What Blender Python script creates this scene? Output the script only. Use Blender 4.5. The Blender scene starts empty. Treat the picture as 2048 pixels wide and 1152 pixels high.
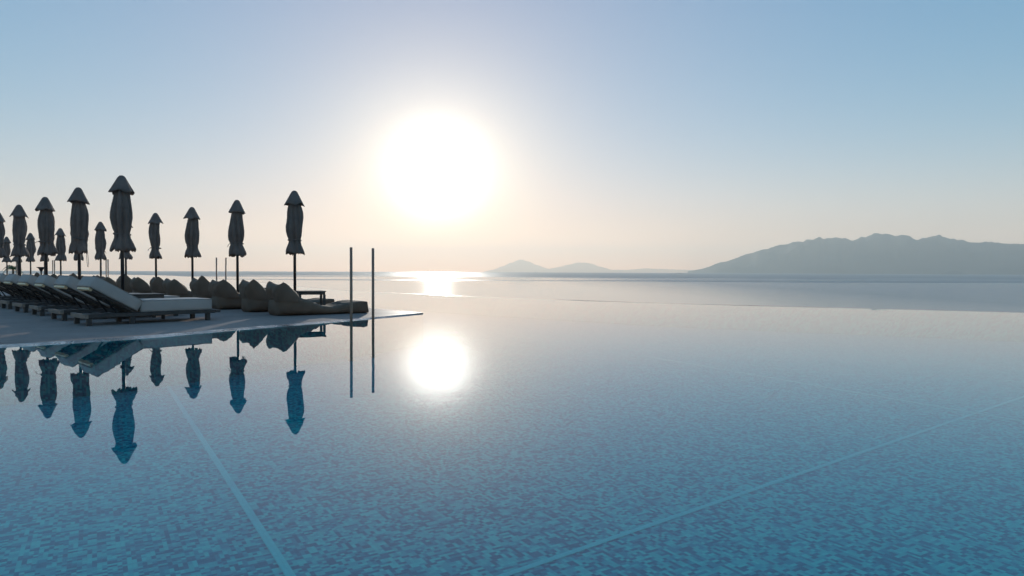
import bpy, bmesh, math, random
from mathutils import Vector, Matrix, noise

S = bpy.context.scene
COL = S.collection
R = math.radians

# ------------------------------------------------------------------ camera
CAM_H = 0.92
cd = bpy.data.cameras.new('camera')
cam = bpy.data.objects.new('camera', cd)
COL.objects.link(cam)
S.camera = cam
cd.lens = 24.0
cd.sensor_width = 36.0
cd.clip_start = 0.05
cd.clip_end = 80000.0
cam.matrix_world = (Matrix.Translation((0, 0, CAM_H)) @ Matrix.Rotation(R(90 - 1.49), 4, 'X')
                    @ Matrix.Rotation(R(0.22), 4, 'Z'))

# ------------------------------------------------------------------ sun direction
SUN_EL, SUN_AZ = R(7.95), R(-6.2)
SUN = Vector((math.sin(SUN_AZ) * math.cos(SUN_EL), math.cos(SUN_AZ) * math.cos(SUN_EL), math.sin(SUN_EL)))

# ------------------------------------------------------------------ world
world = bpy.data.worlds.new('World')
S.world = world
world.use_nodes = True
NT = world.node_tree
NT.nodes.clear()
def wn(t, **kw):
    n = NT.nodes.new(t)
    for k, v in kw.items():
        setattr(n, k, v)
    return n
def wmath(op, a, b=None):
    n = wn('ShaderNodeMath', operation=op)
    for i, v in enumerate((a, b)):
        if v is None:
            continue
        if isinstance(v, (int, float)):
            n.inputs[i].default_value = v
        else:
            NT.links.new(v, n.inputs[i])
    return n.outputs[0]
sky = wn('ShaderNodeTexSky', sky_type='NISHITA', sun_disc=False)
sky.sun_elevation = SUN_EL
sky.sun_rotation = SUN_AZ
sky.air_density = 1.0
sky.dust_density = 0.0
sky.ozone_density = 3.0
bg_sky = wn('ShaderNodeBackground')
bg_sky.inputs[1].default_value = 0.05
NT.links.new(sky.outputs[0], bg_sky.inputs[0])
tc = wn('ShaderNodeTexCoord')
sep = wn('ShaderNodeSeparateXYZ')
NT.links.new(tc.outputs['Generated'], sep.inputs[0])
dot = wn('ShaderNodeVectorMath', operation='DOT_PRODUCT')
NT.links.new(tc.outputs['Generated'], dot.inputs[0])
dot.inputs[1].default_value = SUN
elev = wmath('MULTIPLY', wmath('MAXIMUM', wmath('ARCSINE', sep.outputs[2]), 0.0), 180 / math.pi)
theta = wmath('MULTIPLY', wmath('ARCCOSINE', wmath('MINIMUM', dot.outputs['Value'], 0.9999999)), 180 / math.pi)
def wexp(x, s):
    return wmath('EXPONENT', wmath('MULTIPLY', x, -1.0 / s))
def wgauss(x, s):
    q = wmath('MULTIPLY', x, 1.0 / s)
    return wmath('EXPONENT', wmath('MULTIPLY', wmath('MULTIPLY', q, q), -1.0))
# hazy morning sky: air light that rises to the horizon, and the sun's aureole in the haze
SKY_TERMS = {
    'const':  (0.020, 0.140, 0.320),
    'low5':   (1.350, 0.420, 0.000),
    'low40':  (0.030, 0.115, 0.165),
    'low15':  (0.120, 0.215, 0.030),
    'disc':   (4.600, 4.450, 4.200),
    'glow5':  (0.330, 0.300, 0.120),
    'glow12': (0.480, 0.440, 0.360),
    'glow30': (0.610, 0.200, 0.040),
    'warm':   (1.450, 0.200, 0.000),
}
basis = {
    'const': None,
    'low5': wexp(elev, 4.0),
    'low15': wexp(elev, 14.0),
    'low40': wexp(elev, 38.0),
    'disc': wgauss(theta, 2.45),
    'glow5': wgauss(theta, 9.0),
    'glow12': wgauss(theta, 5.2),
    'glow30': wexp(theta, 16.0),
    'warm': wmath('MULTIPLY', wexp(elev, 3.5), wexp(theta, 22.0)),
}
acc = None
for k, c in SKY_TERMS.items():
    n = wn('ShaderNodeVectorMath', operation='SCALE')
    n.inputs[0].default_value = c
    if basis[k] is None:
        n.inputs['Scale'].default_value = 1.0
    else:
        NT.links.new(basis[k], n.inputs['Scale'])
    if acc is None:
        acc = n.outputs[0]
    else:
        a = wn('ShaderNodeVectorMath', operation='ADD')
        NT.links.new(acc, a.inputs[0])
        NT.links.new(n.outputs[0], a.inputs[1])
        acc = a.outputs[0]
bg_haze = wn('ShaderNodeBackground')
bg_haze.inputs[1].default_value = 1.0
NT.links.new(acc, bg_haze.inputs[0])
add = wn('ShaderNodeAddShader')
NT.links.new(bg_sky.outputs[0], add.inputs[0])
NT.links.new(bg_haze.outputs[0], add.inputs[1])
wo = wn('ShaderNodeOutputWorld')
NT.links.new(add.outputs[0], wo.inputs[0])

# ------------------------------------------------------------------ sun lamp
ld = bpy.data.lights.new('sun', 'SUN')
ld.energy = 5.0
ld.angle = R(0.53)
ld.color = (1.0, 0.93, 0.82)
sun = bpy.data.objects.new('sun', ld)
COL.objects.link(sun)
sun.rotation_euler = (-SUN).to_track_quat('-Z', 'Y').to_euler()

# ------------------------------------------------------------------ output
S.render.engine = 'CYCLES'
S.view_settings.view_transform = 'Standard'
S.view_settings.look = 'None'
S.view_settings.exposure = 0.0
S.view_settings.gamma = 1.0
S.view_settings.use_curve_mapping = False
cy = S.cycles
cy.use_denoising = True
cy.caustics_reflective = False
cy.caustics_refractive = False
cy.max_bounces = 8
cy.transparent_max_bounces = 12
cy.volume_bounces = 2
cy.sample_clamp_indirect = 8.0

# ------------------------------------------------------------------ helpers
def mesh_obj(name, bm, mat=None, parent=None, smooth=False):
    me = bpy.data.meshes.new(name)
    bm.to_mesh(me)
    bm.free()
    if smooth:
        for p in me.polygons:
            p.use_smooth = True
    if mat:
        me.materials.append(mat)
    o = bpy.data.objects.new(name, me)
    COL.objects.link(o)
    if parent:
        o.parent = parent
    return o
def thing(name, label, cat, loc=(0, 0, 0), rz=0.0, group=None):
    o = bpy.data.objects.new(name, None)
    COL.objects.link(o)
    o.empty_display_size = 0.2
    o.location = loc
    o.rotation_euler = (0, 0, rz)
    tag(o, label, cat, group)
    return o
def tag(o, label, cat=None, group=None, kind=None):
    if label:
        o['label'] = label
    if cat:
        o['category'] = cat
    if group:
        o['group'] = group
    if kind:
        o['kind'] = kind
    return o
def structure(o, label=None):
    o['kind'] = 'structure'
    if label:
        o['label'] = label
    return o
def copy_thing(root, loc, rz, label):
    r = root.copy()
    COL.objects.link(r)
    r.location = loc
    r.rotation_euler = (0, 0, rz)
    r['label'] = label
    for ch in list(root.children):
        c = ch.copy()
        COL.objects.link(c)
        c.parent = r
        for g in list(ch.children):
            d = g.copy()
            COL.objects.link(d)
            d.parent = c
    return r
def box(bm, x0, x1, y0, y1, z0, z1, mat=None, bev=0.0):
    vs = [bm.verts.new(Vector(p)) for p in
          [(x0, y0, z0), (x1, y0, z0), (x1, y1, z0), (x0, y1, z0),
           (x0, y0, z1), (x1, y0, z1), (x1, y1, z1), (x0, y1, z1)]]
    fs = [bm.faces.new([vs[i] for i in f]) for f in
          [(3, 2, 1, 0), (4, 5, 6, 7), (0, 1, 5, 4), (1, 2, 6, 5), (2, 3, 7, 6), (3, 0, 4, 7)]]
    if bev > 0:
        es = list({e for f in fs for e in f.edges})
        r = bmesh.ops.bevel(bm, geom=es, offset=bev, segments=1, affect='EDGES', profile=0.5)
        vs = list({v for f in r['faces'] for v in f.verts} | {v for v in vs if v.is_valid})
    if mat is not None:
        bmesh.ops.transform(bm, matrix=mat, verts=vs)
    return vs
def BX(*a, bev=0.004, mat=None):
    bm = bmesh.new()
    box(bm, *a, bev=bev, mat=mat)
    return bm
def tube(bm, pts, rad, n=8, cap=True):
    pts = [Vector(p) for p in pts]
    rings = []
    up0 = Vector((0, 0, 1))
    for i, p in enumerate(pts):
        d = (pts[min(i + 1, len(pts) - 1)] - pts[max(i - 1, 0)]).normalized()
        u = up0 if abs(d.z) < 0.9 else Vector((1, 0, 0))
        a = d.cross(u).normalized()
        b = d.cross(a).normalized()
        r = rad[i] if isinstance(rad, (list, tuple)) else rad
        rings.append([bm.verts.new(p + a * (r * math.cos(2 * math.pi * k / n)) + b * (r * math.sin(2 * math.pi * k / n)))
                      for k in range(n)])
    for i in range(len(rings) - 1):
        for k in range(n):
            bm.faces.new((rings[i][k], rings[i][(k + 1) % n], rings[i + 1][(k + 1) % n], rings[i + 1][k]))
    if cap:
        bm.faces.new(rings[0][::-1])
        bm.faces.new(rings[-1])
def lathe(bm, prof, n=24, fn=None):
    """prof: list of (r, z); fn(phi, i) -> (dr, dz)"""
    rings = []
    for i, (r, z) in enumerate(prof):
        ring = []
        for k in range(n):
            ph = 2 * math.pi * k / n
            dr, dz = fn(ph, i) if fn else (0, 0)
            ring.append(bm.verts.new(((r + dr) * math.cos(ph), (r + dr) * math.sin(ph), z + dz)))
        rings.append(ring)
    for i in range(len(rings) - 1):
        for k in range(n):
            bm.faces.new((rings[i][k], rings[i][(k + 1) % n], rings[i + 1][(k + 1) % n], rings[i + 1][k]))
    return rings

# ------------------------------------------------------------------ materials
class M:
    def __init__(s, name):
        s.m = bpy.data.materials.new(name)
        s.m.use_nodes = True
        s.t = s.m.node_tree
        s.b = s.t.nodes.get('Principled BSDF')
        s.o = s.t.nodes.get('Material Output')
    def n(s, t, **kw):
        x = s.t.nodes.new(t)
        for k, v in kw.items():
            setattr(x, k, v)
        return x
    def l(s, a, b):
        s.t.links.new(a, b)
    def math(s, op, a, b=None, c=None):
        x = s.n('ShaderNodeMath', operation=op)
        for i, v in enumerate((a, b, c)):
            if v is None:
                continue
            if isinstance(v, (int, float)):
                x.inputs[i].default_value = v
            else:
                s.l(v, x.inputs[i])
        return x.outputs[0]
    def coords(s, kind='Object', scale=(1, 1, 1), rot=(0, 0, 0)):
        c = s.n('ShaderNodeTexCoord')
        mp = s.n('ShaderNodeMapping')
        mp.inputs['Scale'].default_value = scale
        mp.inputs['Rotation'].default_value = rot
        s.l(c.outputs[kind], mp.inputs[0])
        return mp.outputs[0]
    def noise(s, vec, scale, detail=4, rough=0.55):
        x = s.n('ShaderNodeTexNoise')
        x.inputs['Scale'].default_value = scale
        x.inputs['Detail'].default_value = detail
        x.inputs['Roughness'].default_value = rough
        s.l(vec, x.inputs['Vector'])
        return x.outputs['Fac']
    def ramp(s, fac, stops, interp='LINEAR'):
        x = s.n('ShaderNodeValToRGB')
        r = x.color_ramp
        r.interpolation = interp
        while len(r.elements) < len(stops):
            r.elements.new(0.5)
        for e, (p, c) in zip(r.elements, stops):
            e.position = p
            e.color = (*c, 1) if len(c) == 3 else c
        s.l(fac, x.inputs[0])
        return x.outputs[0]
    def bump(s, h, strength=0.3, dist=0.01):
        x = s.n('ShaderNodeBump')
        x.inputs['Strength'].default_value = strength
        x.inputs['Distance'].default_value = dist
        s.l(h, x.inputs['Height'])
        return x.outputs[0]
    def set(s, **kw):
        for k, v in kw.items():
            s.b.inputs[k].default_value = v
        return s

def simple(name, c1, c2, rough=0.8, scale=8, bump=0.2, bdist=0.004, spec=0.3, metal=0.0, sheen=0.0, weave=0):
    m = M(name)
    v = m.coords('Object')
    f = m.noise(v, scale, 5)
    m.l(m.ramp(f, [(0.3, c1), (0.7, c2)]), m.b.inputs['Base Color'])
    m.set(Roughness=rough, Metallic=metal)
    m.b.inputs['Specular IOR Level'].default_value = spec
    if sheen:
        m.b.inputs['Sheen Weight'].default_value = sheen
    h = m.noise(v, weave or scale * 6, 3)
    m.l(m.bump(h, bump, bdist), m.b.inputs['Normal'])
    return m.m

MAT = {}
MAT['canopy'] = simple('umbrella_canvas', (0.145, 0.110, 0.095), (0.205, 0.158, 0.138), 0.9, 5, 0.25, 0.006, 0.2)
MAT['pole'] = simple('bronze_pole', (0.020, 0.018, 0.020), (0.030, 0.027, 0.028), 0.38, 10, 0.05, 0.001, 0.5, 0.3)
MAT['steel'] = simple('brown_metal_pole', (0.27, 0.165, 0.115), (0.33, 0.205, 0.145), 0.45, 10, 0.05, 0.001, 0.4, 0.0)
MAT['wood'] = simple('dark_stained_wood', (0.035, 0.031, 0.029), (0.065, 0.058, 0.054), 0.55, 6, 0.2, 0.002, 0.4)
MAT['wood_sunlit'] = simple('sunlit_wood', (0.74, 0.56, 0.33), (0.82, 0.64, 0.40), 0.5, 10, 0.15, 0.002, 0.4)  # backrest bar: warm sunlit look put into the wood colour
MAT['wood_worn'] = simple('worn_grey_wood', (0.20, 0.155, 0.125), (0.28, 0.22, 0.18), 0.7, 7, 0.2, 0.002, 0.3)
MAT['cushion'] = simple('pale_grey_cushion_fabric', (0.40, 0.355, 0.325), (0.46, 0.41, 0.375), 0.85, 3, 0.12, 0.004, 0.2)
MAT['piping'] = simple('cushion_piping', (0.30, 0.265, 0.24), (0.36, 0.315, 0.285), 0.85, 3, 0.1, 0.003, 0.2)
MAT['beanbag'] = simple('taupe_beanbag_fabric', (0.135, 0.090, 0.064), (0.190, 0.130, 0.094), 0.9, 3, 0.25, 0.006, 0.2)
MAT['strap'] = simple('black_webbing', (0.12, 0.095, 0.082), (0.16, 0.125, 0.108), 0.8, 20, 0.1, 0.002, 0.3)
MAT['leaf'] = simple('palm_leaf', (0.05, 0.09, 0.02), (0.10, 0.15, 0.035), 0.5, 4, 0.1, 0.003, 0.4)
MAT['bark'] = simple('palm_bark', (0.10, 0.075, 0.05), (0.17, 0.13, 0.09), 0.9, 8, 0.4, 0.01, 0.2)
MAT['pot'] = simple('clay_pot', (0.15, 0.12, 0.10), (0.20, 0.165, 0.14), 0.8, 8, 0.15, 0.003, 0.3)
MAT['hill'] = simple('wooded_hill', (0.045, 0.055, 0.035), (0.085, 0.085, 0.060), 0.95, 0.004, 0.0, 0.1, 0.1)
MAT['boat'] = simple('boat_hull_paint', (0.05, 0.055, 0.065), (0.07, 0.075, 0.085), 0.5, 0.3, 0.0, 0.01, 0.4)
MAT['boat_white'] = simple('boat_white_paint', (0.55, 0.55, 0.55), (0.65, 0.65, 0.65), 0.4, 0.3, 0.0, 0.01, 0.4)
MAT['hillside'] = simple('scrub_hillside', (0.07, 0.075, 0.04), (0.15, 0.13, 0.08), 0.95, 0.15, 0.5, 0.3, 0.1)

def deck_material():
    m = M('microcement_deck')
    v = m.coords('Object')
    big = m.noise(v, 0.35, 5, 0.6)
    c = m.ramp(big, [(0.30, (0.310, 0.235, 0.205)), (0.55, (0.370, 0.285, 0.250)), (0.75, (0.410, 0.325, 0.285))])
    sm = m.noise(v, 9, 6, 0.65)
    mix = m.n('ShaderNodeMix', data_type='RGBA', blend_type='MULTIPLY')
    mix.inputs['Factor'].default_value = 0.6
    m.l(c, mix.inputs['A'])
    m.l(m.ramp(sm, [(0.35, (0.82, 0.82, 0.82)), (0.65, (1.06, 1.06, 1.06))]), mix.inputs['B'])
    vr = m.coords('Object', rot=(0, 0, R(-45)))
    sx = m.n('ShaderNodeSeparateXYZ')
    m.l(vr, sx.inputs[0])
    def line(c, pitch):
        f = m.math('FRACT', m.math('MULTIPLY', c, 1 / pitch))
        return m.math('LESS_THAN', m.math('ABSOLUTE', m.math('SUBTRACT', f, 0.5)), 0.006 / pitch)
    jl = m.math('MAXIMUM', line(sx.outputs[0], 2.9), line(sx.outputs[1], 2.9))
    jm = m.n('ShaderNodeMix', data_type='RGBA')
    m.l(m.math('MULTIPLY', jl, 0.55), jm.inputs['Factor'])
    m.l(mix.outputs['Result'], jm.inputs['A'])
    jm.inputs['B'].default_value = (0.10, 0.085, 0.075, 1)
    m.l(jm.outputs['Result'], m.b.inputs['Base Color'])
    m.l(m.ramp(m.noise(v, 0.8, 4), [(0.35, (0.5,) * 3), (0.7, (0.66,) * 3)]), m.b.inputs['Roughness'])
    m.b.inputs['Specular IOR Level'].default_value = 0.012
    m.l(m.bump(m.noise(v, 40, 4), 0.25, 0.003), m.b.inputs['Normal'])
    return m.m
MAT['deck'] = deck_material()

def wet_material():
    m = M('wet_stone_edge')
    v = m.coords('Object')
    m.l(m.ramp(m.noise(v, 3, 5), [(0.3, (0.14, 0.125, 0.115)), (0.7, (0.22, 0.20, 0.185))]), m.b.inputs['Base Color'])
    m.set(Roughness=0.10)
    m.b.inputs['Specular IOR Level'].default_value = 0.6
    m.l(m.ramp(m.noise(v, 2.2, 5, 0.7), [(0.42, (0.05,) * 3), (0.60, (0.9,) * 3)]), m.b.inputs['Coat Weight'])
    m.b.inputs['Coat Roughness'].default_value = 0.06
    m.l(m.ramp(m.noise(v, 3.0, 4), [(0.35, (0.12,) * 3), (0.65, (0.45,) * 3)]), m.b.inputs['Roughness'])
    h = m.math('ADD', m.noise(v, 6, 3), m.math('MULTIPLY', m.noise(v, 19, 2), 0.5))
    m.l(m.bump(h, 0.8, 0.014), m.b.inputs['Normal'])
    m.l(m.bump(h, 0.8, 0.014), m.b.inputs['Coat Normal'])
    return m.m
MAT['wet'] = wet_material()

GRID_ROT = R(31.5)           # the pool's tile grid in plan
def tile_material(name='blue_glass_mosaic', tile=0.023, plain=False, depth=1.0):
    m = M(name)
    v = m.coords('Object', rot=(0, 0, -GRID_ROT))
    sp = m.n('ShaderNodeSeparateXYZ')
    m.l(v, sp.inputs[0])
    x = m.math('MULTIPLY', sp.outputs[0], 1 / tile)
    y = m.math('MULTIPLY', m.math('ADD', sp.outputs[1], sp.outputs[2]), 1 / tile)
    ix, iy = m.math('FLOOR', x), m.math('FLOOR', y)
    hx, hy = m.math('FLOOR', m.math('MULTIPLY', x, 0.5)), m.math('FLOOR', m.math('MULTIPLY', y, 0.5))
    def wnoise(a, b, w):
        c = m.n('ShaderNodeCombineXYZ')
        m.l(a, c.inputs[0]); m.l(b, c.inputs[1])
        c.inputs[2].default_value = w
        q = m.n('ShaderNodeTexWhiteNoise', noise_dimensions='3D')
        m.l(c.outputs[0], q.inputs[0])
        return q.outputs[0]
    sel = wnoise(hx, hy, 3.3)
    a, b, c1 = wnoise(ix, hy, 7.1), wnoise(hx, iy, 1.7), wnoise(ix, iy, 5.9)
    t1, t2 = m.math('GREATER_THAN', sel, 0.27), m.math('GREATER_THAN', sel, 0.54)
    def mixf(f, p, q):
        n = m.n('ShaderNodeMix', data_type='FLOAT')
        m.l(f, n.inputs[0]); m.l(p, n.inputs[2]); m.l(q, n.inputs[3])
        return n.outputs[0]
    r = mixf(t2, mixf(t1, a, b), c1)
    if plain:
        col = m.ramp(c1, [(0.0, (0.18, 0.51, 0.48)), (1.0, (0.22, 0.57, 0.53))])
    else:
        col = m.ramp(r, [(0.0, (0.022, 0.145, 0.205)), (0.16, (0.035, 0.175, 0.24)), (0.30, (0.035, 0.26, 0.31)),
                         (0.46, (0.045, 0.35, 0.37)), (0.62, (0.06, 0.43, 0.41)), (0.86, (0.085, 0.51, 0.46))], 'CONSTANT')
    # grout
    fx, fy = m.math('FRACT', x), m.math('FRACT', y)
    gx = m.math('GREATER_THAN', m.math('ABSOLUTE', m.math('SUBTRACT', fx, 0.5)), 0.46)
    gy = m.math('GREATER_THAN', m.math('ABSOLUTE', m.math('SUBTRACT', fy, 0.5)), 0.46)
    g = m.math('MAXIMUM', gx, gy)
    mix = m.n('ShaderNodeMix', data_type='RGBA')
    m.l(m.math('MULTIPLY', g, 0.35), mix.inputs['Factor'])
    m.l(col, mix.inputs['A'])
    mix.inputs['B'].default_value = (0.08, 0.26, 0.32, 1)
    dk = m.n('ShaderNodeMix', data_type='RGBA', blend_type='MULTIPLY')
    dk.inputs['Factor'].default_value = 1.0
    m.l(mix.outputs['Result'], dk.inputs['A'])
    dk.inputs['B'].default_value = (depth, depth, depth, 1)  # depth is a plain darkening of the tile colour
    m.l(dk.outputs['Result'], m.b.inputs['Base Color'])
    m.set(Roughness=0.5)
    m.b.inputs['Specular IOR Level'].default_value = 0.0
    return m.m
MAT['tile'] = tile_material()
MAT['tile_shaded'] = tile_material('shaded_blue_mosaic', depth=0.7)  # same mosaic, colour darkened to imitate the deck's dark reflections on the water
MAT['tile_line'] = tile_material('pale_joint_mosaic', plain=True)

def water_material():
    m = M('pool_water')
    m.t.nodes.remove(m.b)
    v = m.coords('Object', (1, 1, 1))
    v2 = m.coords('Object', (1.0, 0.45, 1), (0, 0, R(20)))
    h = m.math('ADD', m.math('MULTIPLY', m.noise(v, 1.3, 2), 1.0), m.math('MULTIPLY', m.noise(v2, 6.0, 2), 0.04))
    bp = m.bump(h, 1.0, 0.0010)
    fr = m.n('ShaderNodeFresnel')
    geo = m.n('ShaderNodeNewGeometry')        # same reflectance seen from above and from below
    m.l(m.math('SUBTRACT', 1.46, m.math('MULTIPLY', geo.outputs['Backfacing'], 0.7751)), fr.inputs[0])
    m.l(bp, fr.inputs['Normal'])
    tr = m.n('ShaderNodeBsdfTransparent')
    tr.inputs[0].default_value = (0.22, 0.93, 0.98, 1)
    gl = m.n('ShaderNodeBsdfGlossy')
    gl.inputs['Roughness'].default_value = 0.0
    gl.inputs['Color'].default_value = (1, 1, 1, 1)
    m.l(bp, gl.inputs['Normal'])
    mx = m.n('ShaderNodeMixShader')
    m.l(fr.outputs[0], mx.inputs[0])
    m.l(tr.outputs[0], mx.inputs[1])
    m.l(gl.outputs[0], mx.inputs[2])
    m.l(mx.outputs[0], m.o.inputs[0])
    return m.m
MAT['water'] = water_material()

def sea_material():
    m = M('sea_water')
    c = m.n('ShaderNodeNewGeometry')
    sp = m.n('ShaderNodeSeparateXYZ')
    m.l(c.outputs['Position'], sp.inputs[0])
    mp = m.n('ShaderNodeMapping')
    mp.inputs['Scale'].default_value = (1 / 1000.0, 1 / 300.0, 1)
    m.l(c.outputs['Position'], mp.inputs[0])
    n1 = m.noise(mp.outputs[0], 1.0, 5, 0.6)
    far = m.n('ShaderNodeMapRange')
    far.inputs['From Min'].default_value = 800
    far.inputs['From Max'].default_value = 2000
    far.inputs['To Min'].default_value = -0.16
    far.inputs['To Max'].default_value = 0.24
    m.l(sp.outputs[1], far.inputs[0])
    side = m.n('ShaderNodeMapRange')       # the breeze is stronger off the mountain side
    side.inputs['From Min'].default_value = 60
    side.inputs['From Max'].default_value = 900
    side.inputs['To Max'].default_value = 0.10
    m.l(sp.outputs[0], side.inputs[0])
    wind = m.ramp(m.math('ADD', m.math('ADD', n1, side.outputs[0]), far.outputs[0]), [(0.46, (0, 0, 0)), (0.62, (1, 1, 1))])
    ro = m.n('ShaderNodeMapRange')
    ro.inputs['To Min'].default_value = 0.07
    ro.inputs['To Max'].default_value = 0.40
    m.l(wind, ro.inputs[0])
    side2 = m.n('ShaderNodeMapRange')
    side2.inputs['From Min'].default_value = 60
    side2.inputs['From Max'].default_value = 240
    side2.inputs['To Min'].default_value = 0.07
    side2.inputs['To Max'].default_value = 0.24
    m.l(sp.outputs[0], side2.inputs[0])
    m.l(side2.outputs[0], ro.inputs['To Min'])
    m.l(ro.outputs[0], m.b.inputs['Roughness'])
    m.set(**{'Base Color': (0.02, 0.075, 0.11, 1), 'IOR': 1.33})
    return m.m
MAT['sea'] = sea_material()

# ------------------------------------------------------------------ setting: sea, mountains, haze
SEA_Z = -14.3
bm = bmesh.new()
ctr = bm.verts.new((0, 0, SEA_Z))
N = 256
ring = [bm.verts.new((5200 * math.cos(2 * math.pi * k / N), 5200 * math.sin(2 * math.pi * k / N), SEA_Z)) for k in range(N)]
for k in range(N):
    bm.faces.new((ctr, ring[k], ring[(k + 1) % N]))
structure(mesh_obj('sea', bm, MAT['sea']), 'calm hazy sea with wind streaks running to the horizon')

YH = lambda x: 537.0 + 0.0039 * x
def ridge(name, prof, r_peak, r_half, base, seed, label, step=0.12, rough=0.05):
    """a range of hills: az/height profile (read as picture bearings) at its own distance, with spurs and depth"""
    pts = []
    for x, y in prof:
        az = math.degrees(math.atan((x - 1024) / 1365.0))
        pts.append((az, CAM_H + r_peak * math.cos(R(az)) * (YH(x) - y) / 1365.0))
    a0, a1 = pts[0][0], pts[-1][0]
    na = int((a1 - a0) / step) + 1
    bm = bmesh.new()
    rows = []
    nr = 26
    for i in range(na + 1):
        az = a0 + (a1 - a0) * i / na
        for (p, q) in zip(pts[:-1], pts[1:]):
            if p[0] <= az <= q[0] + 1e-6:
                f = (az - p[0]) / (q[0] - p[0])
                f = f * f * (3 - 2 * f) * 0.5 + f * 0.5
                h = p[1] + (q[1] - p[1]) * f
                break
        col = []
        for j in range(nr + 1):
            u = -1 + 2 * j / nr
            r = r_peak + u * r_half
            nz = noise.fractal(Vector((az * 0.55 + seed, u * 2.2, seed)), 1.0, 2.0, 5)
            nf = noise.fractal(Vector((az * 2.2 + seed, 3.7, seed)), 1.0, 2.0, 4)
            sh = max(0.0, 1 - abs(u) ** 1.25)
            hh = base + (h - base) * sh * (1 + 0.38 * nz * min(1, abs(u) * 2.5)) + (h - base) * rough * nf * sh
            if abs(u) < 0.999:
                hh = max(hh, base)
            col.append(bm.verts.new((r * math.sin(R(az)), r * math.cos(R(az)), hh)))
        rows.append(col)
    for i in range(na):
        for j in range(nr):
            bm.faces.new((rows[i][j], rows[i][j + 1], rows[i + 1][j + 1], rows[i + 1][j]))
    return structure(mesh_obj(name, bm, MAT['hill'], smooth=True), label)
ridge('mountain', [(1375, 543), (1400, 539), (1440, 526), (1500, 507), (1530, 499), (1560, 490), (1600, 483), (1640, 477.5),
                   (1680, 476), (1705, 481), (1735, 472.5), (1765, 467), (1800, 470.5), (1830, 479), (1850, 476), (1872, 472),
                   (1910, 480), (1950, 486), (1975, 484), (2000, 486.5), (2048, 489), (2150, 486), (2260, 494), (2400, 500),
                   (2600, 520), (2800, 545)], 6050, 760, -45, 3.1, 'large hazy blue mountain ridge on the right of the sea')
ridge('island', [(968, 543.5), (985, 540), (1005, 533), (1022, 526), (1040, 519.5), (1055, 523), (1075, 531), (1095, 537), (1108, 539.5)],
      11800, 700, -110, 8.2, 'faint conical island on the horizon right of the sun', 0.05, 0.03)
ridge('island', [(1085, 541), (1110, 536), (1135, 530), (1158, 525.5), (1180, 527), (1200, 534), (1225, 540), (1250, 540), (1290, 537.5),
                 (1330, 538.5), (1370, 540), (1410, 542)],
      11000, 700, -110, 5.5, 'faint low island with a twin hump beside the mountain foot', 0.05, 0.03)
ridge('island', [(1878, 549), (1893, 544.5), (1908, 541.5), (1922, 544), (1936, 549)], 4980, 80, -16.5, 1.4,
      'tiny rocky islet in front of the big mountain', 0.02, 0.02)

bm = bmesh.new()
box(bm, -13000, 13000, -5000, 13000, -130, 410)
hz = mesh_obj('haze', bm)
hm = bpy.data.materials.new('morning_haze')
hm.use_nodes = True
hm.node_tree.nodes.clear()
va = hm.node_tree.nodes.new('ShaderNodeAddShader')
# fine blue air haze, and a little coarse damp haze that glows towards the sun
for k, (dens, colr, g) in enumerate(((1.72e-4, (0.86, 0.985, 0.985, 1), 0.0), (3.0e-5, (1.0, 0.58, 0.25, 1), 0.64))):
    pv = hm.node_tree.nodes.new('ShaderNodeVolumePrincipled')
    pv.inputs['Color'].default_value = colr
    pv.inputs['Density'].default_value = dens
    pv.inputs['Anisotropy'].default_value = g
    hm.node_tree.links.new(pv.outputs[0], va.inputs[k])
ho = hm.node_tree.nodes.new('ShaderNodeOutputMaterial')
hm.node_tree.links.new(va.outputs[0], ho.inputs['Volume'])
hz.data.materials.append(hm)
hz['kind'] = 'stuff'
hz['label'] = 'thin morning haze over the sea'

# ------------------------------------------------------------------ setting: pool and deck
FLOOR_Z = -0.66
DECK_Z = 0.02
rim = [(28, -8), (28, 0), (25.5, 6.5), (19.5, 11.4), (11.6, 15.5), (6.34, 18.2), (3.68, 19.75), (-1.5, 23.9), (-6.47, 29.1),
       (-9.2, 33.0), (-13.1, 39.5), (-21.7, 54.4), (-36, 77), (-50, 97), (-66, 108), (-95, 122), (-130, 135)]
def smooth_line(pts, sub=6):
    out = []
    P = [Vector((p[0], p[1], 0)) for p in pts]
    for i in range(len(P) - 1):
        p0, p1, p2, p3 = P[max(i - 1, 0)], P[i], P[i + 1], P[min(i + 2, len(P) - 1)]
        for k in range(sub):
            t = k / sub
            out.append(0.5 * ((2 * p1) + (-p0 + p2) * t + (2 * p0 - 5 * p1 + 4 * p2 - p3) * t * t + (-p0 + 3 * p1 - 3 * p2 + p3) * t ** 3))
    out.append(P[-1])
    return out
RIM = smooth_line(rim)
def offset(line, d, taper=0.0):
    out = []
    for i, p in enumerate(line):
        if taper:
            rem = sum((line[j + 1] - line[j]).length for j in range(i, len(line) - 1))
            k = min(1.0, rem / taper)
        else:
            k = 1.0
        t = (line[min(i + 1, len(line) - 1)] - line[max(i - 1, 0)]).normalized()
        out.append(p + Vector((t.y, -t.x, 0)) * (d * k))
    return out
def poly(name, pts, z, mat):
    bm = bmesh.new()
    f = bm.faces.new([bm.verts.new((p[0], p[1], z)) for p in pts])
    if f.normal.z < 0:
        f.normal_flip()
    bmesh.ops.triangulate(bm, faces=[f])
    bm.normal_update()
    return mesh_obj(name, bm, mat)
def strips(name, lines, mat, smooth=False):
    bm = bmesh.new()
    rows = [[bm.verts.new(p) for p in ln] for ln in lines]
    for a, b in zip(rows[:-1], rows[1:]):
        for i in range(len(a) - 1):
            bm.faces.new((a[i], a[i + 1], b[i + 1], b[i]))
    bmesh.ops.recalc_face_normals(bm, faces=bm.faces[:])
    return mesh_obj(name, bm, mat, smooth=smooth)
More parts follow.
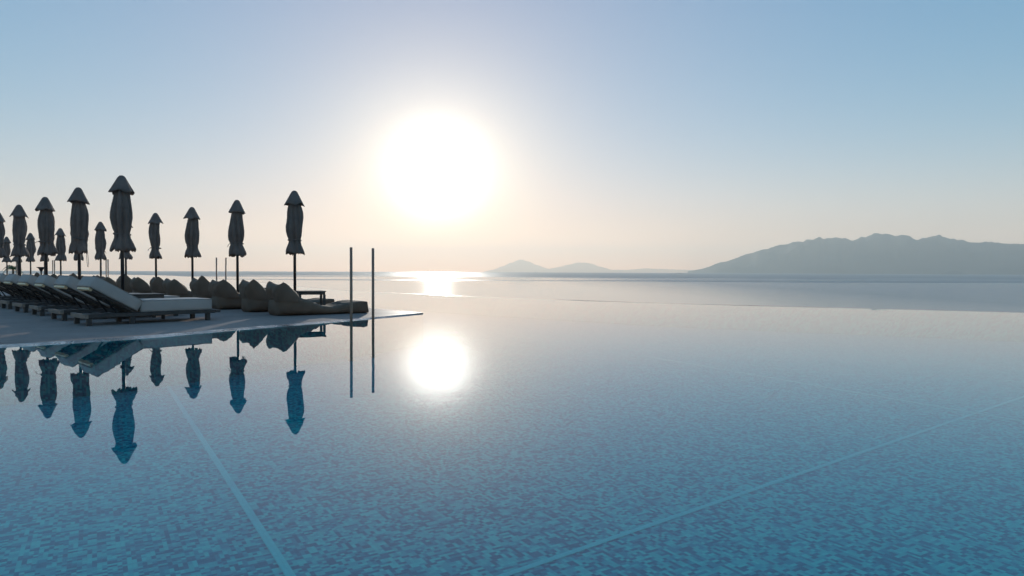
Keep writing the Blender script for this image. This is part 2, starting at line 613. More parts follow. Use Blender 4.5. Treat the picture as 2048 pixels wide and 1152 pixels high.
def zl(line, z):
    return [Vector((p.x, p.y, z)) for p in line]
back = [(-130, -8)]
structure(poly('pool_water', [(p.x, p.y) for p in RIM] + back, 0.0, MAT['water']), 'still pool water mirroring the sky and the deck')
structure(poly('pool_floor', [(p.x, p.y) for p in RIM] + back, FLOOR_Z, MAT['tile']), 'pool floor of small blue mosaic tiles')
# overflow rim: a thin weir the water slips over
def rimz(line):
    return [Vector((p.x, p.y, 0.0045 * noise.noise(Vector((p.x * 0.35, p.y * 0.35, 1.7))) + (0.003 if 2 < p.x < 6.5 else -0.0008))) for p in line]
structure(strips('pool_rim', [zl(offset(RIM, -0.02), -0.03), rimz(offset(RIM, -0.02)), rimz(offset(RIM, 0.10)), zl(offset(RIM, 0.10), -1.6)],
                 MAT['wet']), 'thin dark overflow rim of the infinity pool')
structure(strips('hillside', [zl(offset(RIM, 0.10), -1.5), zl(offset(RIM, 3.0), -2.4), zl(offset(RIM, 18), -9), zl(offset(RIM, 46), -19.6)],
                 MAT['hillside'], True), 'scrubby slope dropping from the pool to the sea')
structure(poly('terrace', [(28, -8), (-130, -8), (-130, -60), (60, -60), (60, -8)], DECK_Z, MAT['deck']), 'pale terrace behind the pool')
structure(strips('pool_wall', [zl(offset(RIM, -0.025), -0.004), zl(offset(RIM, -0.025), FLOOR_Z)], MAT['tile']), 'tiled inner wall below the overflow rim')
# pale tile joints on the pool floor
HF = CAM_H - FLOOR_Z
def stripe(p, q, w):
    p, q = Vector((p[0] * HF, p[1] * HF, 0)), Vector((q[0] * HF, q[1] * HF, 0))
    d = (q - p).normalized()
    n = Vector((-d.y, d.x, 0)) * (w / 2)
    bm = bmesh.new()
    z = Vector((0, 0, FLOOR_Z + 0.004))
    f = bm.faces.new([bm.verts.new(v + z) for v in (p - n, q - n, q + n, p + n)])
    return structure(mesh_obj('floor_stripe', bm, MAT['tile_line']), None)
def ext(a, b, t0, t1):
    return ((a[0] + (b[0] - a[0]) * t0, a[1] + (b[1] - a[1]) * t0), (a[0] + (b[0] - a[0]) * t1, a[1] + (b[1] - a[1]) * t1))
sA = stripe(*ext((-0.735, 2.227), (-3.98, 7.5), -0.6, 1.02), 0.050)
sB = stripe(*ext((0.01, 2.234), (4.06, 5.417), -0.5, 1.6), 0.042)
sC = stripe(*ext((1.6, 7.9), (3.229, 4.92), -0.02, 2.2), 0.050)
for o, t in ((sA, 'pale tile stripe on the pool floor running left of the sun reflection'),
             (sB, 'pale tile stripe on the pool floor rising to the right edge'),
             (sC, 'thin far pale tile stripe on the pool floor at right')):
    o['label'] = t

# the deck: a tongue of smooth cement almost level with the water
near_pts = [(-34, -19), (-20, -5.7), (-12.4, 1.6), (-8.9, 4.95), (-6.6, 7.15), (-5.2, 8.5), (-4.68, 9.15), (-4.2, 10.0), (-3.5, 11.2),
            (-2.75, 12.5), (-2.25, 13.5), (-1.87, 14.35)]
NEAR = smooth_line(near_pts, 8)
far_line = [Vector((-1.87, 14.35, 0)), Vector((-2.2, 14.8, 0)), Vector((-2.85, 15.45, 0)), Vector((-80, 92, 0))]
inner = offset(NEAR, -0.24, 4.5)
top = [(p.x, p.y) for p in inner] + [(p.x, p.y) for p in far_line[1:]] + [(-125, 60), (-125, -19)]
structure(poly('pool_deck', top, DECK_Z, MAT['deck']), 'smooth grey cement sun deck level with the pool')
structure(strips('deck_edge', [zl(inner, DECK_Z), zl(offset(NEAR, -0.12, 4.5), 0.009), zl(NEAR, -0.004), zl(offset(NEAR, 0.025, 3.0), -0.02)],
                 MAT['wet'], False), 'wet stone lip of the deck with a film of rippled water')
structure(strips('pool_wall', [zl(offset(NEAR, 0.025, 3.0), -0.02), zl(offset(NEAR, 0.03, 3.0), FLOOR_Z)], MAT['tile_shaded']), 'tiled pool wall under the near deck edge')
structure(strips('pool_wall', [zl(far_line, DECK_Z), zl(far_line, FLOOR_Z)], MAT['tile']), 'tiled pool wall under the far deck edge')

# ------------------------------------------------------------------ umbrellas
def canopy_bm(seed, top):
    rnd = random.Random(seed)
    n = 72
    folds = 8
    ph0 = rnd.uniform(0, 6.28)
    tw = rnd.uniform(-1.2, 1.2)
    fl_a, fl_h = rnd.uniform(0, 6.28), rnd.uniform(0.03, 0.10)
    w = 1 + rnd.uniform(-0.07, 0.07)
    prof = [(0.10, 0.22), (0.125, 0.28), (0.148, 0.36), (0.165, 0.46), (0.180, 0.56), (0.190, 0.66), (0.188, 0.76), (0.172, 0.86),
            (0.148, 0.95), (0.128, 1.01), (0.120, 1.04), (0.124, 1.07), (0.150, 1.12), (0.178, 1.18), (0.200, 1.24), (0.212, 1.29), (0.216, 1.335)]
    kb, kh, kt = rnd.uniform(0.82, 0.98), rnd.uniform(0.80, 1.0), rnd.uniform(0.92, 1.08)
    prof = [(r * (kb if 0.3 < d < 0.9 else (kh if d > 1.1 else (kt if d > 0.9 else 1.0))), d) for r, d in prof]
    sk = rnd.uniform(0, 6.28)
    lean = (rnd.uniform(-0.02, 0.02), rnd.uniform(-0.02, 0.02))
    def fn(ph, i):
        r, d = prof[i]
        g = (d - 0.2) / 1.1
        a = folds * (ph + ph0) + tw * g * 4
        amp = 0.010 + 0.026 * math.sin(min(1, g) * math.pi) ** 1.2
        dr = amp * (abs(math.sin(a / 2)) * 2 - 1.1)
        dr += 0.016 * math.cos(ph - sk) * math.sin(min(1, max(0, g)) * 3.0)
        dr += 0.062 * noise.noise(Vector((math.cos(ph) * 1.3 + seed, math.sin(ph) * 1.3, d * 2.6)))
        dz = 0
        if d > 1.06:
            q = (d - 1.06) / 0.27
            dr += q * (0.012 * math.sin(11 * ph + seed) + 0.012 * math.sin(17 * ph + 3 * seed) + 0.060 * noise.noise(Vector((math.cos(ph) * 2.2, math.sin(ph) * 2.2 + seed, d * 2))))
            dr += q * fl_h * math.exp(-((math.atan2(math.sin(ph - fl_a), math.cos(ph - fl_a))) / 0.45) ** 2)
            dz += q * q * (0.012 * math.sin(19 * ph + 2 * seed) + 0.010 * math.sin(29 * ph + seed) + 0.055 * noise.noise(Vector((math.cos(ph) * 2.5 + 4, math.sin(ph) * 2.5 + seed, 1))))
        return dr * w + r * (w - 1), dz
    bm = bmesh.new()
    rings = lathe(bm, [(r, top - d) for r, d in prof], n, fn)
    for v in bm.verts:
        v.co.x *= 0.88
        v.co.y *= 0.88
    for i, rg in enumerate(rings):
        d = prof[i][1]
        for v in rg:
            v.co.x += lean[0] * math.sin(d * 2)
            v.co.y += lean[1] * math.sin(d * 2)
    # inner turn of the hem so that the cloth has thickness
    last = rings[-1]
    inn = [bm.verts.new((v.co.x * 0.72, v.co.y * 0.72, v.co.z + 0.05)) for v in last]
    for k in range(n):
        bm.faces.new((last[k], last[(k + 1) % n], inn[(k + 1) % n], inn[k]))
    return bm
def cap_bm(seed, top):
    rnd = random.Random(seed + 77)
    n = 48
    ph0 = rnd.uniform(0, 6.28)
    prof = [(0.001, 0.0), (0.030, 0.004), (0.052, 0.016), (0.074, 0.040), (0.100, 0.085), (0.132, 0.145), (0.164, 0.205), (0.196, 0.262), (0.224, 0.312),
            (0.212, 0.312), (0.150, 0.255), (0.10, 0.21)]
    def fn(ph, i):
        r, d = prof[i]
        q = max(0, (r - 0.08) / 0.15)
        dr = q * (0.018 * math.cos(4 * (ph + ph0)) + 0.010 * math.cos(8 * ph + seed) + 0.02 * noise.noise(Vector((math.cos(ph) * 1.5 + seed, math.sin(ph) * 1.5, 0))))
        dz = -q * (0.022 * math.cos(4 * (ph + ph0)) + 0.03 * math.cos(ph + seed * 2.1) * 0.6 + 0.03 * noise.noise(Vector((math.cos(ph) * 1.5, math.sin(ph) * 1.5 + seed, 3))))
        if i >= 9:
            return dr * 0.9, dz * 0.9
        return dr, dz
    bm = bmesh.new()
    rings = lathe(bm, [(r, top - d) for r, d in prof], n, fn)
    for v in bm.verts:
        v.co.x *= 0.87
        v.co.y *= 0.87
    bm.faces.new(rings[0])
    return bm
def strap_bm(top, seed):
    rnd = random.Random(seed + 5)
    bm = bmesh.new()
    lathe(bm, [(0.118, top - 1.025), (0.136, top - 1.03), (0.137, top - 1.058), (0.118, top - 1.063)], 32,
          lambda p, i: (0.008 * math.sin(8 * p + seed), 0.006 * math.sin(p + seed)))
    a = rnd.uniform(0, 6.28)
    c, s = math.cos(a), math.sin(a)
    tube(bm, [(0.135 * c, 0.135 * s, top - 1.04), (0.19 * c, 0.19 * s, top - 1.05), (0.225 * c, 0.225 * s, top - 1.09), (0.235 * c, 0.235 * s, top - 1.13)], 0.007, 5)
    return bm
def umbrella(x, y, seed, label, group, top=2.56, rz=0.0, cord=False):
    t = thing('umbrella', label, 'umbrella', (x, y, DECK_Z), rz, group)
    rnd = random.Random(seed * 3 + 1)
    t.rotation_euler = (R(rnd.uniform(-0.35, 0.35)), R(rnd.uniform(-0.35, 0.35)), rz)
    bm = bmesh.new()
    tube(bm, [(0, 0, 0), (0, 0, top - 0.05)], 0.030, 12)
    mesh_obj('pole', bm, MAT['pole'], t, True)
    bm = bmesh.new()
    lathe(bm, [(0.031, 0.16), (0.042, 0.155), (0.042, 0.012), (0.13, 0.010), (0.13, 0.0)], 20)
    mesh_obj('base_sleeve', bm, MAT['pole'], t)
    mesh_obj('canopy', canopy_bm(seed, top), MAT['canopy'], t, True)
    mesh_obj('top_cap', cap_bm(seed, top), MAT['canopy'], t, True)
    mesh_obj('tie_strap', strap_bm(top, seed), MAT['strap'], t)
    if cord:
        bm = bmesh.new()
        px, py = 0.15, -0.06
        tube(bm, [(px - 0.03, py, top - 1.15), (px, py, top - 1.32), (px + 0.012, py, top - 1.5), (px + 0.03, py, top - 1.62), (px + 0.055, py, top - 1.63),
                  (px + 0.07, py, top - 1.58), (px + 0.05, py, top - 1.4), (px + 0.03, py, top - 1.25)], 0.005, 5)
        mesh_obj('pull_cord', bm, MAT['strap'], t)
    return t
GA = 'closed umbrellas in the row of loungers'
GB = 'closed umbrellas in the row of beanbags'
ordn = ['', 'second', 'third', 'fourth', 'fifth', 'sixth', 'seventh', 'eighth', 'ninth', 'tenth', 'eleventh', 'twelfth']
A = [(-6.95, 12.18), (-8.87, 14.0), (-10.82, 15.87), (-12.86, 17.84), (-14.85, 19.75)]
A_LAB = ['tallest closed grey umbrella, standing just behind the nearest white lounger',
         'closed umbrella with a thin cord loop hanging from its hem, left of the tallest one',
         'closed umbrella of the lounger row, second to the left of the tallest one',
         'closed umbrella of the lounger row, third to the left of the tallest one',
         'closed umbrella of the lounger row cut off by the left picture edge']
for i, (x, y) in enumerate(A):
    umbrella(x, y, 11 + i, A_LAB[i], GA, rz=0.3 + i * 1.3, cord=(i == 1))
B_LAB = ['closed umbrella beside the low table at the right end of the beanbag row',
         'closed umbrella of the beanbag row, next left from the one by the low table',
         'slim closed umbrella with pinched waist, third from the right in the beanbag row',
         'closed umbrella standing just right of the tallest umbrella, fourth from the right in its row',
         'closed umbrella hidden behind the tallest one, only its hem showing below',
         'small closed umbrella just left of the tallest umbrella',
         'closed umbrella hidden behind the one with the cord loop',
         'small closed umbrella between the second and third umbrellas of the lounger row',
         'far closed umbrella half hidden behind the third lounger-row umbrella',
         'far closed umbrella showing only its right side behind the fourth lounger-row umbrella',
         'far closed umbrella behind the fourth lounger-row umbrella, its hem showing at left',
         'farthest closed umbrella by the left picture edge near the palm']
for i in range(12):
    x, y = -4.59 - 1.992 * i, 14.43 + 1.945 * i
    umbrella(x, y, 41 + i, B_LAB[i], GB, rz=i * 0.9)

# ------------------------------------------------------------------ loungers
def cushion_bm(L, W, T, bulge=0.012, seed=0):
    bm = bmesh.new()
    bmesh.ops.create_cube(bm, size=1.0)
    bmesh.ops.subdivide_edges(bm, edges=bm.edges[:], cuts=7, use_grid_fill=True)
    for v in bm.verts:
        p = v.co * 2
        q = Vector((p.x, p.y, p.z))
        k = 0.10
        # soft corners
        sx = 1 - 0.5 * (0.018 / L) * 2 * (abs(p.y) ** 12 + abs(p.z) ** 8) * 0.6
        sy = 1 - 0.5 * (0.018 / W) * 2 * (abs(p.x) ** 12 + abs(p.z) ** 8) * 0.6
        sz = 1 - (0.012 / T) * (abs(p.x) ** 12 + abs(p.y) ** 12) * 0.6
        x, y, z = q.x * L / 2 * sx, q.y * W / 2 * sy, q.z * T / 2 * sz
        if abs(p.z) > 0.99:
            z += math.copysign(bulge * (1 - p.x ** 2) * (1 - p.y ** 2), p.z)
        if abs(p.y) > 0.99:
            y += math.copysign(bulge * 0.5 * (1 - p.z ** 2) * (1 - p.x ** 4), p.y)
        nz = noise.noise(Vector((x * 3 + seed, y * 3, z * 3)))
        v.co = Vector((x, y, z + 0.006 * nz))
    return bm
LW = 0.76
def lounger():
    t = thing('sun_lounger', '', 'sun lounger', group='white sun loungers in a row')
    mesh_obj('side_rail', BX(-0.02, 1.96, 0.0, 0.05, 0.125, 0.185), MAT['wood'], t)
    mesh_obj('side_rail', BX(-0.02, 1.96, LW - 0.05, LW, 0.125, 0.185), MAT['wood'], t)
    mesh_obj('head_rail', BX(-0.075, -0.022, -0.02, LW + 0.02, 0.115, 0.182), MAT['wood_worn'], t)
    mesh_obj('foot_rail', BX(1.962, 2.04, -0.02, LW + 0.02, 0.135, 0.180), MAT['wood'], t)
    for lx in (0.0, 0.62, 1.84):
        for ly in (0.012, LW - 0.082):
            mesh_obj('leg', BX(lx - 0.035, lx + 0.035, ly, ly + 0.07, 0.0, 0.124), MAT['wood'], t)
    for k in range(12):
        x = 0.06 + k * 0.155
        mesh_obj('slat', BX(x, x + 0.09, 0.052, LW - 0.052, 0.150, 0.172, bev=0.002), MAT['wood'], t)
    hx, hz_, ang = 0.70, 0.19, R(31)
    ML = Matrix.Translation((hx, 0, hz_)) @ Matrix.Rotation(ang, 4, 'Y') @ Matrix.Rotation(math.pi, 4, 'Z') @ Matrix.Translation((0, -LW, 0))
    # back frame: rails run from the hinge up to the head (local +x), cushion on top
    fr = BX(0.0, 0.74, 0.06, 0.10, -0.035, 0.005, mat=ML)
    mesh_obj('backrest_rail', fr, MAT['wood'], t)
    mesh_obj('backrest_rail', BX(0.0, 0.74, LW - 0.10, LW - 0.06, -0.035, 0.005, mat=ML), MAT['wood'], t)
    for k in range(5):
        x = 0.05 + k * 0.135
        mesh_obj('backrest_slat', BX(x, x + 0.085, 0.102, LW - 0.102, -0.016, 0.004, mat=ML, bev=0.002), MAT['wood'], t)
    mesh_obj('backrest_top_bar', BX(0.742, 0.80, 0.07, LW - 0.07, -0.038, 0.004, mat=ML), MAT['wood_sunlit'], t)
    bm = bmesh.new()
    tube(bm, [ML @ Vector((0.5, 0.13, -0.03)), (0.42, LW - 0.13, 0.17)], 0.014, 6)
    mesh_obj('backrest_strut', bm, MAT['pole'], t)
    bm = bmesh.new()
    tube(bm, [ML @ Vector((0.5, LW - 0.13, -0.03)), (0.42, 0.13, 0.17)], 0.014, 6)
    mesh_obj('backrest_strut', bm, MAT['pole'], t)
    sc = cushion_bm(1.16, LW - 0.01, 0.19, seed=1)
    bmesh.ops.transform(sc, matrix=Matrix.Translation((1.325, LW / 2, 0.285)), verts=sc.verts[:])
    mesh_obj('seat_cushion', sc, MAT['cushion'], t, True)
    bc = cushion_bm(0.80, LW - 0.01, 0.19, seed=6)
    bmesh.ops.transform(bc, matrix=ML @ Matrix.Translation((0.415, LW / 2, 0.103)), verts=bc.verts[:])
    mesh_obj('back_cushion', bc, MAT['cushion'], t, True)
    for M4, lx, ly, zt, par in ((Matrix.Translation((1.325, LW / 2, 0.285)), 1.16, LW - 0.01, 0.19, 'seat_cushion'),
                                (ML @ Matrix.Translation((0.415, LW / 2, 0.103)), 0.80, LW - 0.01, 0.19, 'back_cushion')):
        owner = [c for c in t.children if c.name.split('.')[0] == par][0]
        for zz in (zt / 2 - 0.006, -zt / 2 + 0.006):
            bm = bmesh.new()
            a, b = lx / 2 - 0.004, ly / 2 - 0.004
            tube(bm, [M4 @ Vector(p) for p in [(0, -b, zz), (a * .6, -b, zz), (a, -b, zz), (a, b, zz), (-a, b, zz), (-a, -b, zz), (0.001, -b, zz)]], 0.006, 6)
            mesh_obj('piping', bm, MAT['piping'], owner, True)
    return t
L_ANG = R(46.5)
U = Vector((-0.715, 0.699, 0))
L0 = Vector((-6.60, 10.66, DECK_Z))
us = [0.0, 1.50, 3.15, 4.55, 6.15, 7.55, 9.1, 10.5]
L_LAB = ['nearest white sun lounger, its whole length in view at the pool edge',
         'second white sun lounger from the pool, overlapped by the nearest one',
         'third white sun lounger from the right, shaded grey end of its raised back facing out',
         'fourth white sun lounger from the right in the row',
         'fifth white sun lounger from the right in the row',
         'sixth white sun lounger from the right in the row',
         'white sun lounger at the left picture edge, only its foot showing',
         'farthest white sun lounger, beyond the left picture edge']
l0 = lounger()
for i in range(7):
    p = L0 + U * us[i]
    if i == 0:
        l0.location = p
        l0.rotation_euler = (0, 0, L_ANG)
        l0['label'] = L_LAB[0]
    else:
        copy_thing(l0, p, L_ANG + R([0, 0.5, -1.0, 2.0, 0.3, -0.5, 0.6][i]), L_LAB[i])

# ------------------------------------------------------------------ low tables
def low_table(w, d, h, loc, rz, label, group):
    t = thing('low_table', label, 'table', loc, rz, group)
    k = 6
    pw = w / k
    for i in range(k):
        mesh_obj('top_plank', BX(i * pw + 0.003, (i + 1) * pw - 0.003, 0, d, h - 0.022, h, bev=0.002), MAT['wood'], t)
    bm = bmesh.new()
    box(bm, 0.02, w - 0.02, 0.02, 0.05, h - 0.075, h - 0.0225)
    box(bm, 0.02, w - 0.02, d - 0.05, d - 0.02, h - 0.075, h - 0.0225)
    box(bm, 0.0205, 0.05, 0.052, d - 0.052, h - 0.074, h - 0.0235)
    box(bm, w - 0.05, w - 0.0205, 0.052, d - 0.052, h - 0.074, h - 0.0235)
    mesh_obj('apron', bm, MAT['wood'], t)
    for lx in (0.012, w - 0.062):
        for ly in (0.012, d - 0.062):
            mesh_obj('leg', BX(lx, lx + 0.05, ly, ly + 0.05, 0, h - 0.0755), MAT['wood'], t)
    return t

# ------------------------------------------------------------------ beanbag loungers
BW = 0.86
def bag_base_bm(seed):
    bm = bmesh.new()
    nl, na = 36, 32
    L = 2.0
    keys = [(0.0, 0.30, 0.62), (0.05, 0.34, 0.88), (0.15, 0.37, 1.0), (0.45, 0.38, 1.03), (0.62, 0.33, 1.0), (0.8, 0.25, 0.98), (1.0, 0.195, 0.97),
            (1.2, 0.18, 0.97), (1.4, 0.205, 0.98), (1.6, 0.25, 0.99), (1.8, 0.275, 1.0), (1.95, 0.28, 1.0), (2.0, 0.27, 0.985)]
    def at(l):
        for a, b in zip(keys[:-1], keys[1:]):
            if a[0] <= l <= b[0] + 1e-9:
                f = (l - a[0]) / (b[0] - a[0])
                f = f * f * (3 - 2 * f)
                return a[1] + (b[1] - a[1]) * f, a[2] + (b[2] - a[2]) * f
    rings = []
    for i in range(nl + 1):
        f = i / nl
        l = L * (f * 0.75 + 0.25 * f * f) if f < 1 else L
        h, w = at(l)
        ring = []
        ex = 0.62 if l < 1.6 else 0.62 - 0.34 * (l - 1.6) / 0.4
        for k in range(na):
            a = 2 * math.pi * k / na
            c, s = math.cos(a), math.sin(a)
            y = math.copysign(abs(c) ** ex, c) * w * BW / 2
            z = h * (0.5 + 0.5 * math.copysign(abs(s) ** (ex * 0.95), s))
            if s > 0.0:      # sag between the side seams
                z -= 0.030 * (1 - c * c) * min(1, max(0, l - 0.5))
            n1 = noise.fractal(Vector((l * 2.6 + seed, y * 3.5, z * 4)), 1.0, 2.0, 4)
            wr = 0.027 * n1
            if z > 0.02:
                y += wr * (1 if c > 0 else -1)
                z += wr * (0.6 if s > 0 else 0)
                if s > 0.2 and 0.7 < l < 1.7:
                    z += 0.022 * noise.noise(Vector((l * 9 + seed, y * 5, 2)))
            ring.append(bm.verts.new((l * 0.9 + (0.012 * n1 if 0 < i else 0) + (0.05 * (1 - z / max(h, .01)) if i == nl else 0), y + BW / 2, max(z, 0.0))))
        rings.append(ring)
    for i in range(nl):
        for k in range(na):
            bm.faces.new((rings[i][k], rings[i][(k + 1) % na], rings[i + 1][(k + 1) % na], rings[i + 1][k]))
    for r, x in ((rings[0], -0.02), (rings[-1], 0.0)):
        c = Vector((sum(v.co.x for v in r) / na + x, BW / 2, sum(v.co.z for v in r) / na))
        cv = bm.verts.new(c)
        for k in range(na):
            bm.faces.new((r[k], r[(k + 1) % na], cv))
    bmesh.ops.recalc_face_normals(bm, faces=bm.faces[:])
    return bm
def bag_back_bm(seed, tall=1.0):
    rnd = random.Random(seed)
    bm = bmesh.new()
    nt, nv = 26, 20
    e1, e2 = rnd.uniform(0.035, 0.065), rnd.uniform(0.01, 0.045)
    dip = rnd.uniform(0.015, 0.045)
    skew = rnd.uniform(-0.25, 0.25)
    grids = []
    for sgn in (1, -1):
        g = []
        for j in range(nv + 1):
            v = j / nv
            row = []
            for i in range(nt + 1):
                t = -1 + 2 * i / nt
                wid = 1.0 + 0.04 * math.sin(v * math.pi) - (0.10 if t < 0 else 0.05) * v ** 2
                y = t * BW / 2 * wid
                ear = (e1 if t < 0 else e2) * abs(t) ** 2.5 * v ** 3
                z = 0.27 + 0.36 * tall * v + ear * tall - dip * (1 - (t - skew) ** 2) * v ** 3
                th = 0.240 * max(0.0, 1 - v ** 2.5) ** 0.62 * (1 - 0.42 * abs(t) ** 5)
                cen = 0.245 - 0.17 * v
                x = cen + sgn * th
                nz = noise.fractal(Vector((x * 3 + seed, y * 4, z * 4)), 1.0, 2.0, 4)
                cr = noise.noise(Vector((x * 2 + seed, y * 9, z * 5)))
                inn = min(1, 5 * (1 - v))
                x += sgn * (0.030 * nz + 0.012 * cr) * inn
                y += 0.02 * nz * abs(t) ** 3 * inn
                z += 0.014 * noise.noise(Vector((y * 6, seed, v * 3))) * v
                row.append(bm.verts.new((x, y + BW / 2, z)))
            g.append(row)
        grids.append(g)
        for j in range(nv):
            for i in range(nt):
                q = (g[j][i], g[j][i + 1], g[j + 1][i + 1], g[j + 1][i])
                bm.faces.new(q if sgn > 0 else q[::-1])
    f, k = grids
    for i, out in ((0, -1), (nt, 1)):       # gusset at each side, gently bulging
        mid = []
        for j in range(nv + 1):
            p, q = f[j][i].co, k[j][i].co
            m = (p + q) / 2 + Vector((0, out * 0.22 * (p - q).length * 0.5, 0))
            mid.append(bm.verts.new(m))
        for j in range(nv):
            bm.faces.new((f[j][i], f[j + 1][i], mid[j + 1], mid[j]))
            bm.faces.new((mid[j], mid[j + 1], k[j + 1][i], k[j][i]))
    bmesh.ops.remove_doubles(bm, verts=bm.verts[:], dist=0.002)
    bmesh.ops.recalc_face_normals(bm, faces=bm.faces[:])
    return bm
def seam_bm(seed):
    bm = bmesh.new()
    pts = [(0.02, 0.06, 0.335), (-0.012, 0.25, 0.345), (-0.014, BW / 2, 0.348), (-0.012, BW - 0.25, 0.345), (0.02, BW - 0.06, 0.335)]
    tube(bm, pts, 0.010, 6)
    return bm
B_ANG = R(37.5)
def beanbag(seed, tall):
    t = thing('beanbag', '', 'beanbag', group='taupe beanbag loungers in a row')
    mesh_obj('seat', bag_base_bm(seed), MAT['beanbag'], t, True)
    mesh_obj('backrest', bag_back_bm(seed, tall), MAT['beanbag'], t, True)
    mesh_obj('seam_cord', seam_bm(seed), MAT['beanbag'], t)
    return t
protos = [beanbag(2.3, 1.0), beanbag(7.9, 1.08), beanbag(14.2, 1.04), beanbag(23.7, 1.1)]
used = set()
bag_lab = ['nearest taupe beanbag lounger, full length in view beside the two pool poles',
           'taupe beanbag lounger directly behind the nearest one, with a square left corner',
           'third taupe beanbag from the right, its seat running behind the second',
           'fourth taupe beanbag from the right, with two peaked corners',
           'fifth taupe beanbag from the right in the row',
           'sixth taupe beanbag from the right in the row',
           'seventh taupe beanbag from the right, round topped with two small ears',
           'eighth taupe beanbag from the right, behind the pole of the tallest umbrella',
           'ninth taupe beanbag from the right, seen above the nearest lounger',
           'tenth taupe beanbag from the right, seen above the nearest lounger',
           'eleventh taupe beanbag from the right in the far row',
           'twelfth taupe beanbag from the right in the far row',
           'thirteenth taupe beanbag from the right in the far row',
           'fourteenth taupe beanbag from the right in the far row',
           'fifteenth taupe beanbag from the right in the far row',
           'sixteenth taupe beanbag from the right in the far row']
D, E_ = Vector((math.cos(B_ANG), math.sin(B_ANG), 0)), Vector((-math.sin(B_ANG), math.cos(B_ANG), 0))
for i in range(16):
    k, s = divmod(i, 2)
    p = Vector((-4.42, 13.00, DECK_Z)) + Vector((-1.992, 1.945, 0)) * k + (Vector((-0.98, 1.07, 0)) if s else Vector((0, 0, 0)))
    rnd = random.Random(i + 3)
    p += Vector((rnd.uniform(-.05, .05), rnd.uniform(-.05, .05), 0)) if i > 1 else Vector((0, 0, 0))
    q = (0, 1, 2, 3)[i % 4]
    rz = B_ANG + (R(rnd.uniform(-3, 3)) if i > 0 else 0)
    if q not in used:
        used.add(q)
        o = protos[q]
        o.location = p
        o.rotation_euler = (0, 0, rz)
        o['label'] = bag_lab[i]
    else:
        copy_thing(protos[q], p, rz, bag_lab[i])

GT = 'low dark tables between the loungers and beanbags'
t0 = low_table(0.56, 0.52, 0.455, (-4.36, 13.92, DECK_Z), R(24), 'low dark table beside the rightmost umbrella pole', GT)
tl = ['low table left of the second beanbag umbrella, mostly hidden by a beanbag',
      'low table between the fourth and fifth beanbags from the right',
      'low table just left of the tallest umbrella, behind the far beanbags']
for k in range(1, 4):
    copy_thing(t0, (-4.36 - 1.992 * k + 0.05, 13.92 + 1.945 * k + 0.1, DECK_Z), R(26 + k), tl[k - 1])
def at_lounger(i, l, u):
    p = L0 + U * (us[i] + u)
    return p + Vector((math.cos(L_ANG), math.sin(L_ANG), 0)) * l
copy_thing(t0, at_lounger(0, 0.86, 0.86), L_ANG, 'low table between the two nearest white loungers, its top glaring in the light')
copy_thing(t0, at_lounger(2, 0.86, 0.82), L_ANG, 'low table between the third and fourth white loungers')
copy_thing(t0, at_lounger(4, 0.86, 0.82), L_ANG, 'low table between the fifth and sixth white loungers')

# ------------------------------------------------------------------ slim poles standing in the pool
def pool_pole(x, y, h, label, group, lean=0.0):
    t = thing('pool_pole', label, 'pole', (x, y, FLOOR_Z), 0, group)
    bm = bmesh.new()
    tube(bm, [(0, 0, 0), (lean, 0, h - FLOOR_Z)], 0.024, 14)
    mesh_obj('tube', bm, MAT['steel'], t, True)
    bm = bmesh.new()
    lathe(bm, [(0.0245, 0.03), (0.06, 0.028), (0.06, 0.0)], 16)
    mesh_obj('base_flange', bm, MAT['steel'], t)
    bm = bmesh.new()
    tube(bm, [(lean, 0, h - FLOOR_Z + 0.0005), (lean, 0, h - FLOOR_Z + 0.006)], 0.0225, 14)
    mesh_obj('end_cap', bm, MAT['steel'], t)
    return t
GP = 'pairs of slim poles standing in the pool'
for x, y, l, ln in [(-2.785, 11.82, 'left one of the two tall slim poles in the near pool', 0.0),
                    (-2.505, 12.30, 'right one of the two tall slim poles in the near pool', 0.0),
                    (-9.91, 22.9, 'left slim pole of the pair just left of the second beanbag umbrella', 0.0),
                    (-9.62, 22.9, 'slightly leaning slim pole nearest the second beanbag umbrella', 0.03),
                    (-16.82, 28.3, 'left slim pole of the pair just left of the tallest umbrella', 0.0),
                    (-16.68, 28.2, 'right slim pole of the pair just left of the tallest umbrella', 0.0),
                    (-21.25, 31.6, 'left slim pole of the far pair below a small umbrella', 0.0),
                    (-21.1, 31.5, 'right slim pole of the far pair below a small umbrella', 0.0),
                    (-26.85, 37.0, 'farthest slim pole, pale, by the fourth lounger-row umbrella', 0.0)]:
    pool_pole(x, y, 1.30, l, GP, ln)

# ------------------------------------------------------------------ bowl stand, palm, boats
t = thing('bowl_stand', 'small dark flared bowl on a post below the third lounger-row umbrella', 'bowl stand', (-14.55, 21.1, DECK_Z))
bm = bmesh.new()
lathe(bm, [(0.02, 0.0), (0.10, 0.0), (0.10, 0.02), (0.022, 0.03), (0.022, 0.80)], 14)
mesh_obj('post', bm, MAT['pole'], t)
bm = bmesh.new()
lathe(bm, [(0.022, 0.80), (0.035, 0.82), (0.05, 0.86), (0.075, 0.90), (0.125, 0.935), (0.125, 0.945), (0.07, 0.915), (0.02, 0.87)], 18)
mesh_obj('bowl', bm, MAT['pole'], t, True)

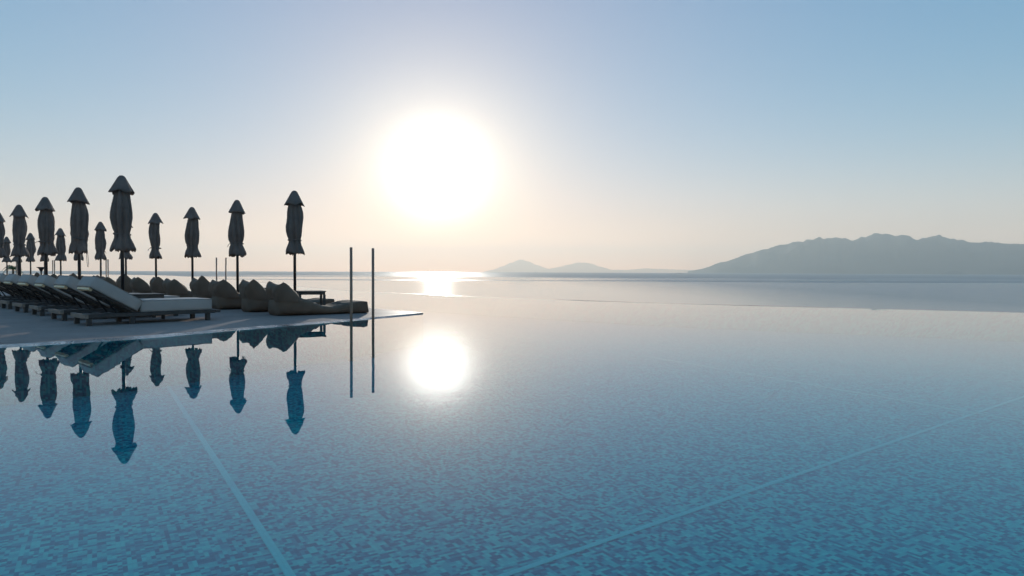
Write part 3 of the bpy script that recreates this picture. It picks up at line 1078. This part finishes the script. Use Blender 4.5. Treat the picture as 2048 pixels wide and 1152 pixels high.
t = thing('potted_palm', 'small green palm in a pot at the far left end of the deck', 'palm', (-31.0, 42.4, DECK_Z))
bm = bmesh.new()
lathe(bm, [(0.001, 0.0), (0.22, 0.0), (0.30, 0.40), (0.31, 0.42), (0.27, 0.42), (0.25, 0.36), (0.001, 0.36)], 20)
mesh_obj('pot', bm, MAT['pot'], t, True)
bm = bmesh.new()
tube(bm, [(0, 0, 0.36), (0.02, 0, 0.6), (0.0, 0.02, 0.85)], [0.07, 0.055, 0.045], 8)
mesh_obj('trunk', bm, MAT['bark'], t, True)
rnd = random.Random(9)
for k in range(15):
    a = k * 2.4
    ln, rise = rnd.uniform(0.7, 0.95), rnd.uniform(0.5, 1.25)
    bm = bmesh.new()
    P = []
    for j in range(9):
        f = j / 8
        P.append(Vector((math.cos(a) * ln * f * 0.75, math.sin(a) * ln * f * 0.75, 0.84 + rise * f * 0.85 - 0.95 * f * f)))
    tube(bm, P, [0.010 * (1 - 0.8 * j / 8) + 0.002 for j in range(9)], 4)
    for j in range(1, 9):
        d = (P[j] - P[j - 1]).normalized()
        sd = d.cross(Vector((0, 0, 1))).normalized()
        for sg in (1, -1):
            for h in (0, 0.5):
                o = P[j - 1].lerp(P[j], h)
                ll = 0.26 * math.sin(math.pi * (0.18 + 0.78 * (j + h) / 9))
                tip = o + (sd * sg * 0.75 + d * 0.6 + Vector((0, 0, -0.35))).normalized() * ll
                vs = [bm.verts.new(o - d * 0.016), bm.verts.new(o + d * 0.016), bm.verts.new(tip)]
                bm.faces.new(vs)
    mesh_obj('frond', bm, MAT['leaf'], t)

def boat(name, label, loc, rz, L):
    t = thing(name, label, 'boat', loc, rz, 'small boats on the horizon')
    bm = bmesh.new()
    secs = []
    for i in range(9):
        f = i / 8
        x = (f - 0.5) * L
        w = L * 0.11 * (1 - max(0, (f - 0.45) / 0.55) ** 2.2) + 0.02
        sh = L * 0.06 * (1 + 0.8 * max(0, f - 0.5))
        secs.append([bm.verts.new(p) for p in [(x, -w, sh), (x, -w * 0.7, -L * 0.02), (x, w * 0.7, -L * 0.02), (x, w, sh)]])
    for a, b in zip(secs[:-1], secs[1:]):
        for k in range(4):
            bm.faces.new((a[k], a[(k + 1) % 4], b[(k + 1) % 4], b[k]))
    bm.faces.new(secs[0]); bm.faces.new(secs[-1][::-1])
    mesh_obj('hull', bm, MAT['boat'], t)
    mesh_obj('cabin', BX(-L * 0.32, -L * 0.05, -L * 0.06, L * 0.06, L * 0.061, L * 0.15, bev=L * 0.006), MAT['boat_white'], t)
    bm = bmesh.new()
    tube(bm, [(L * 0.05, 0, L * 0.061), (L * 0.05, 0, L * 0.30)], L * 0.006, 6)
    mesh_obj('mast', bm, MAT['boat'], t)
    return t
boat('fishing_boat', 'tiny fishing boat on the sea below the foot of the mountain', (955, 3900, SEA_Z), R(8), 36)
boat('fishing_boat', 'tiny boat on the horizon below the conical island', (170, 4950, SEA_Z), R(170), 30)
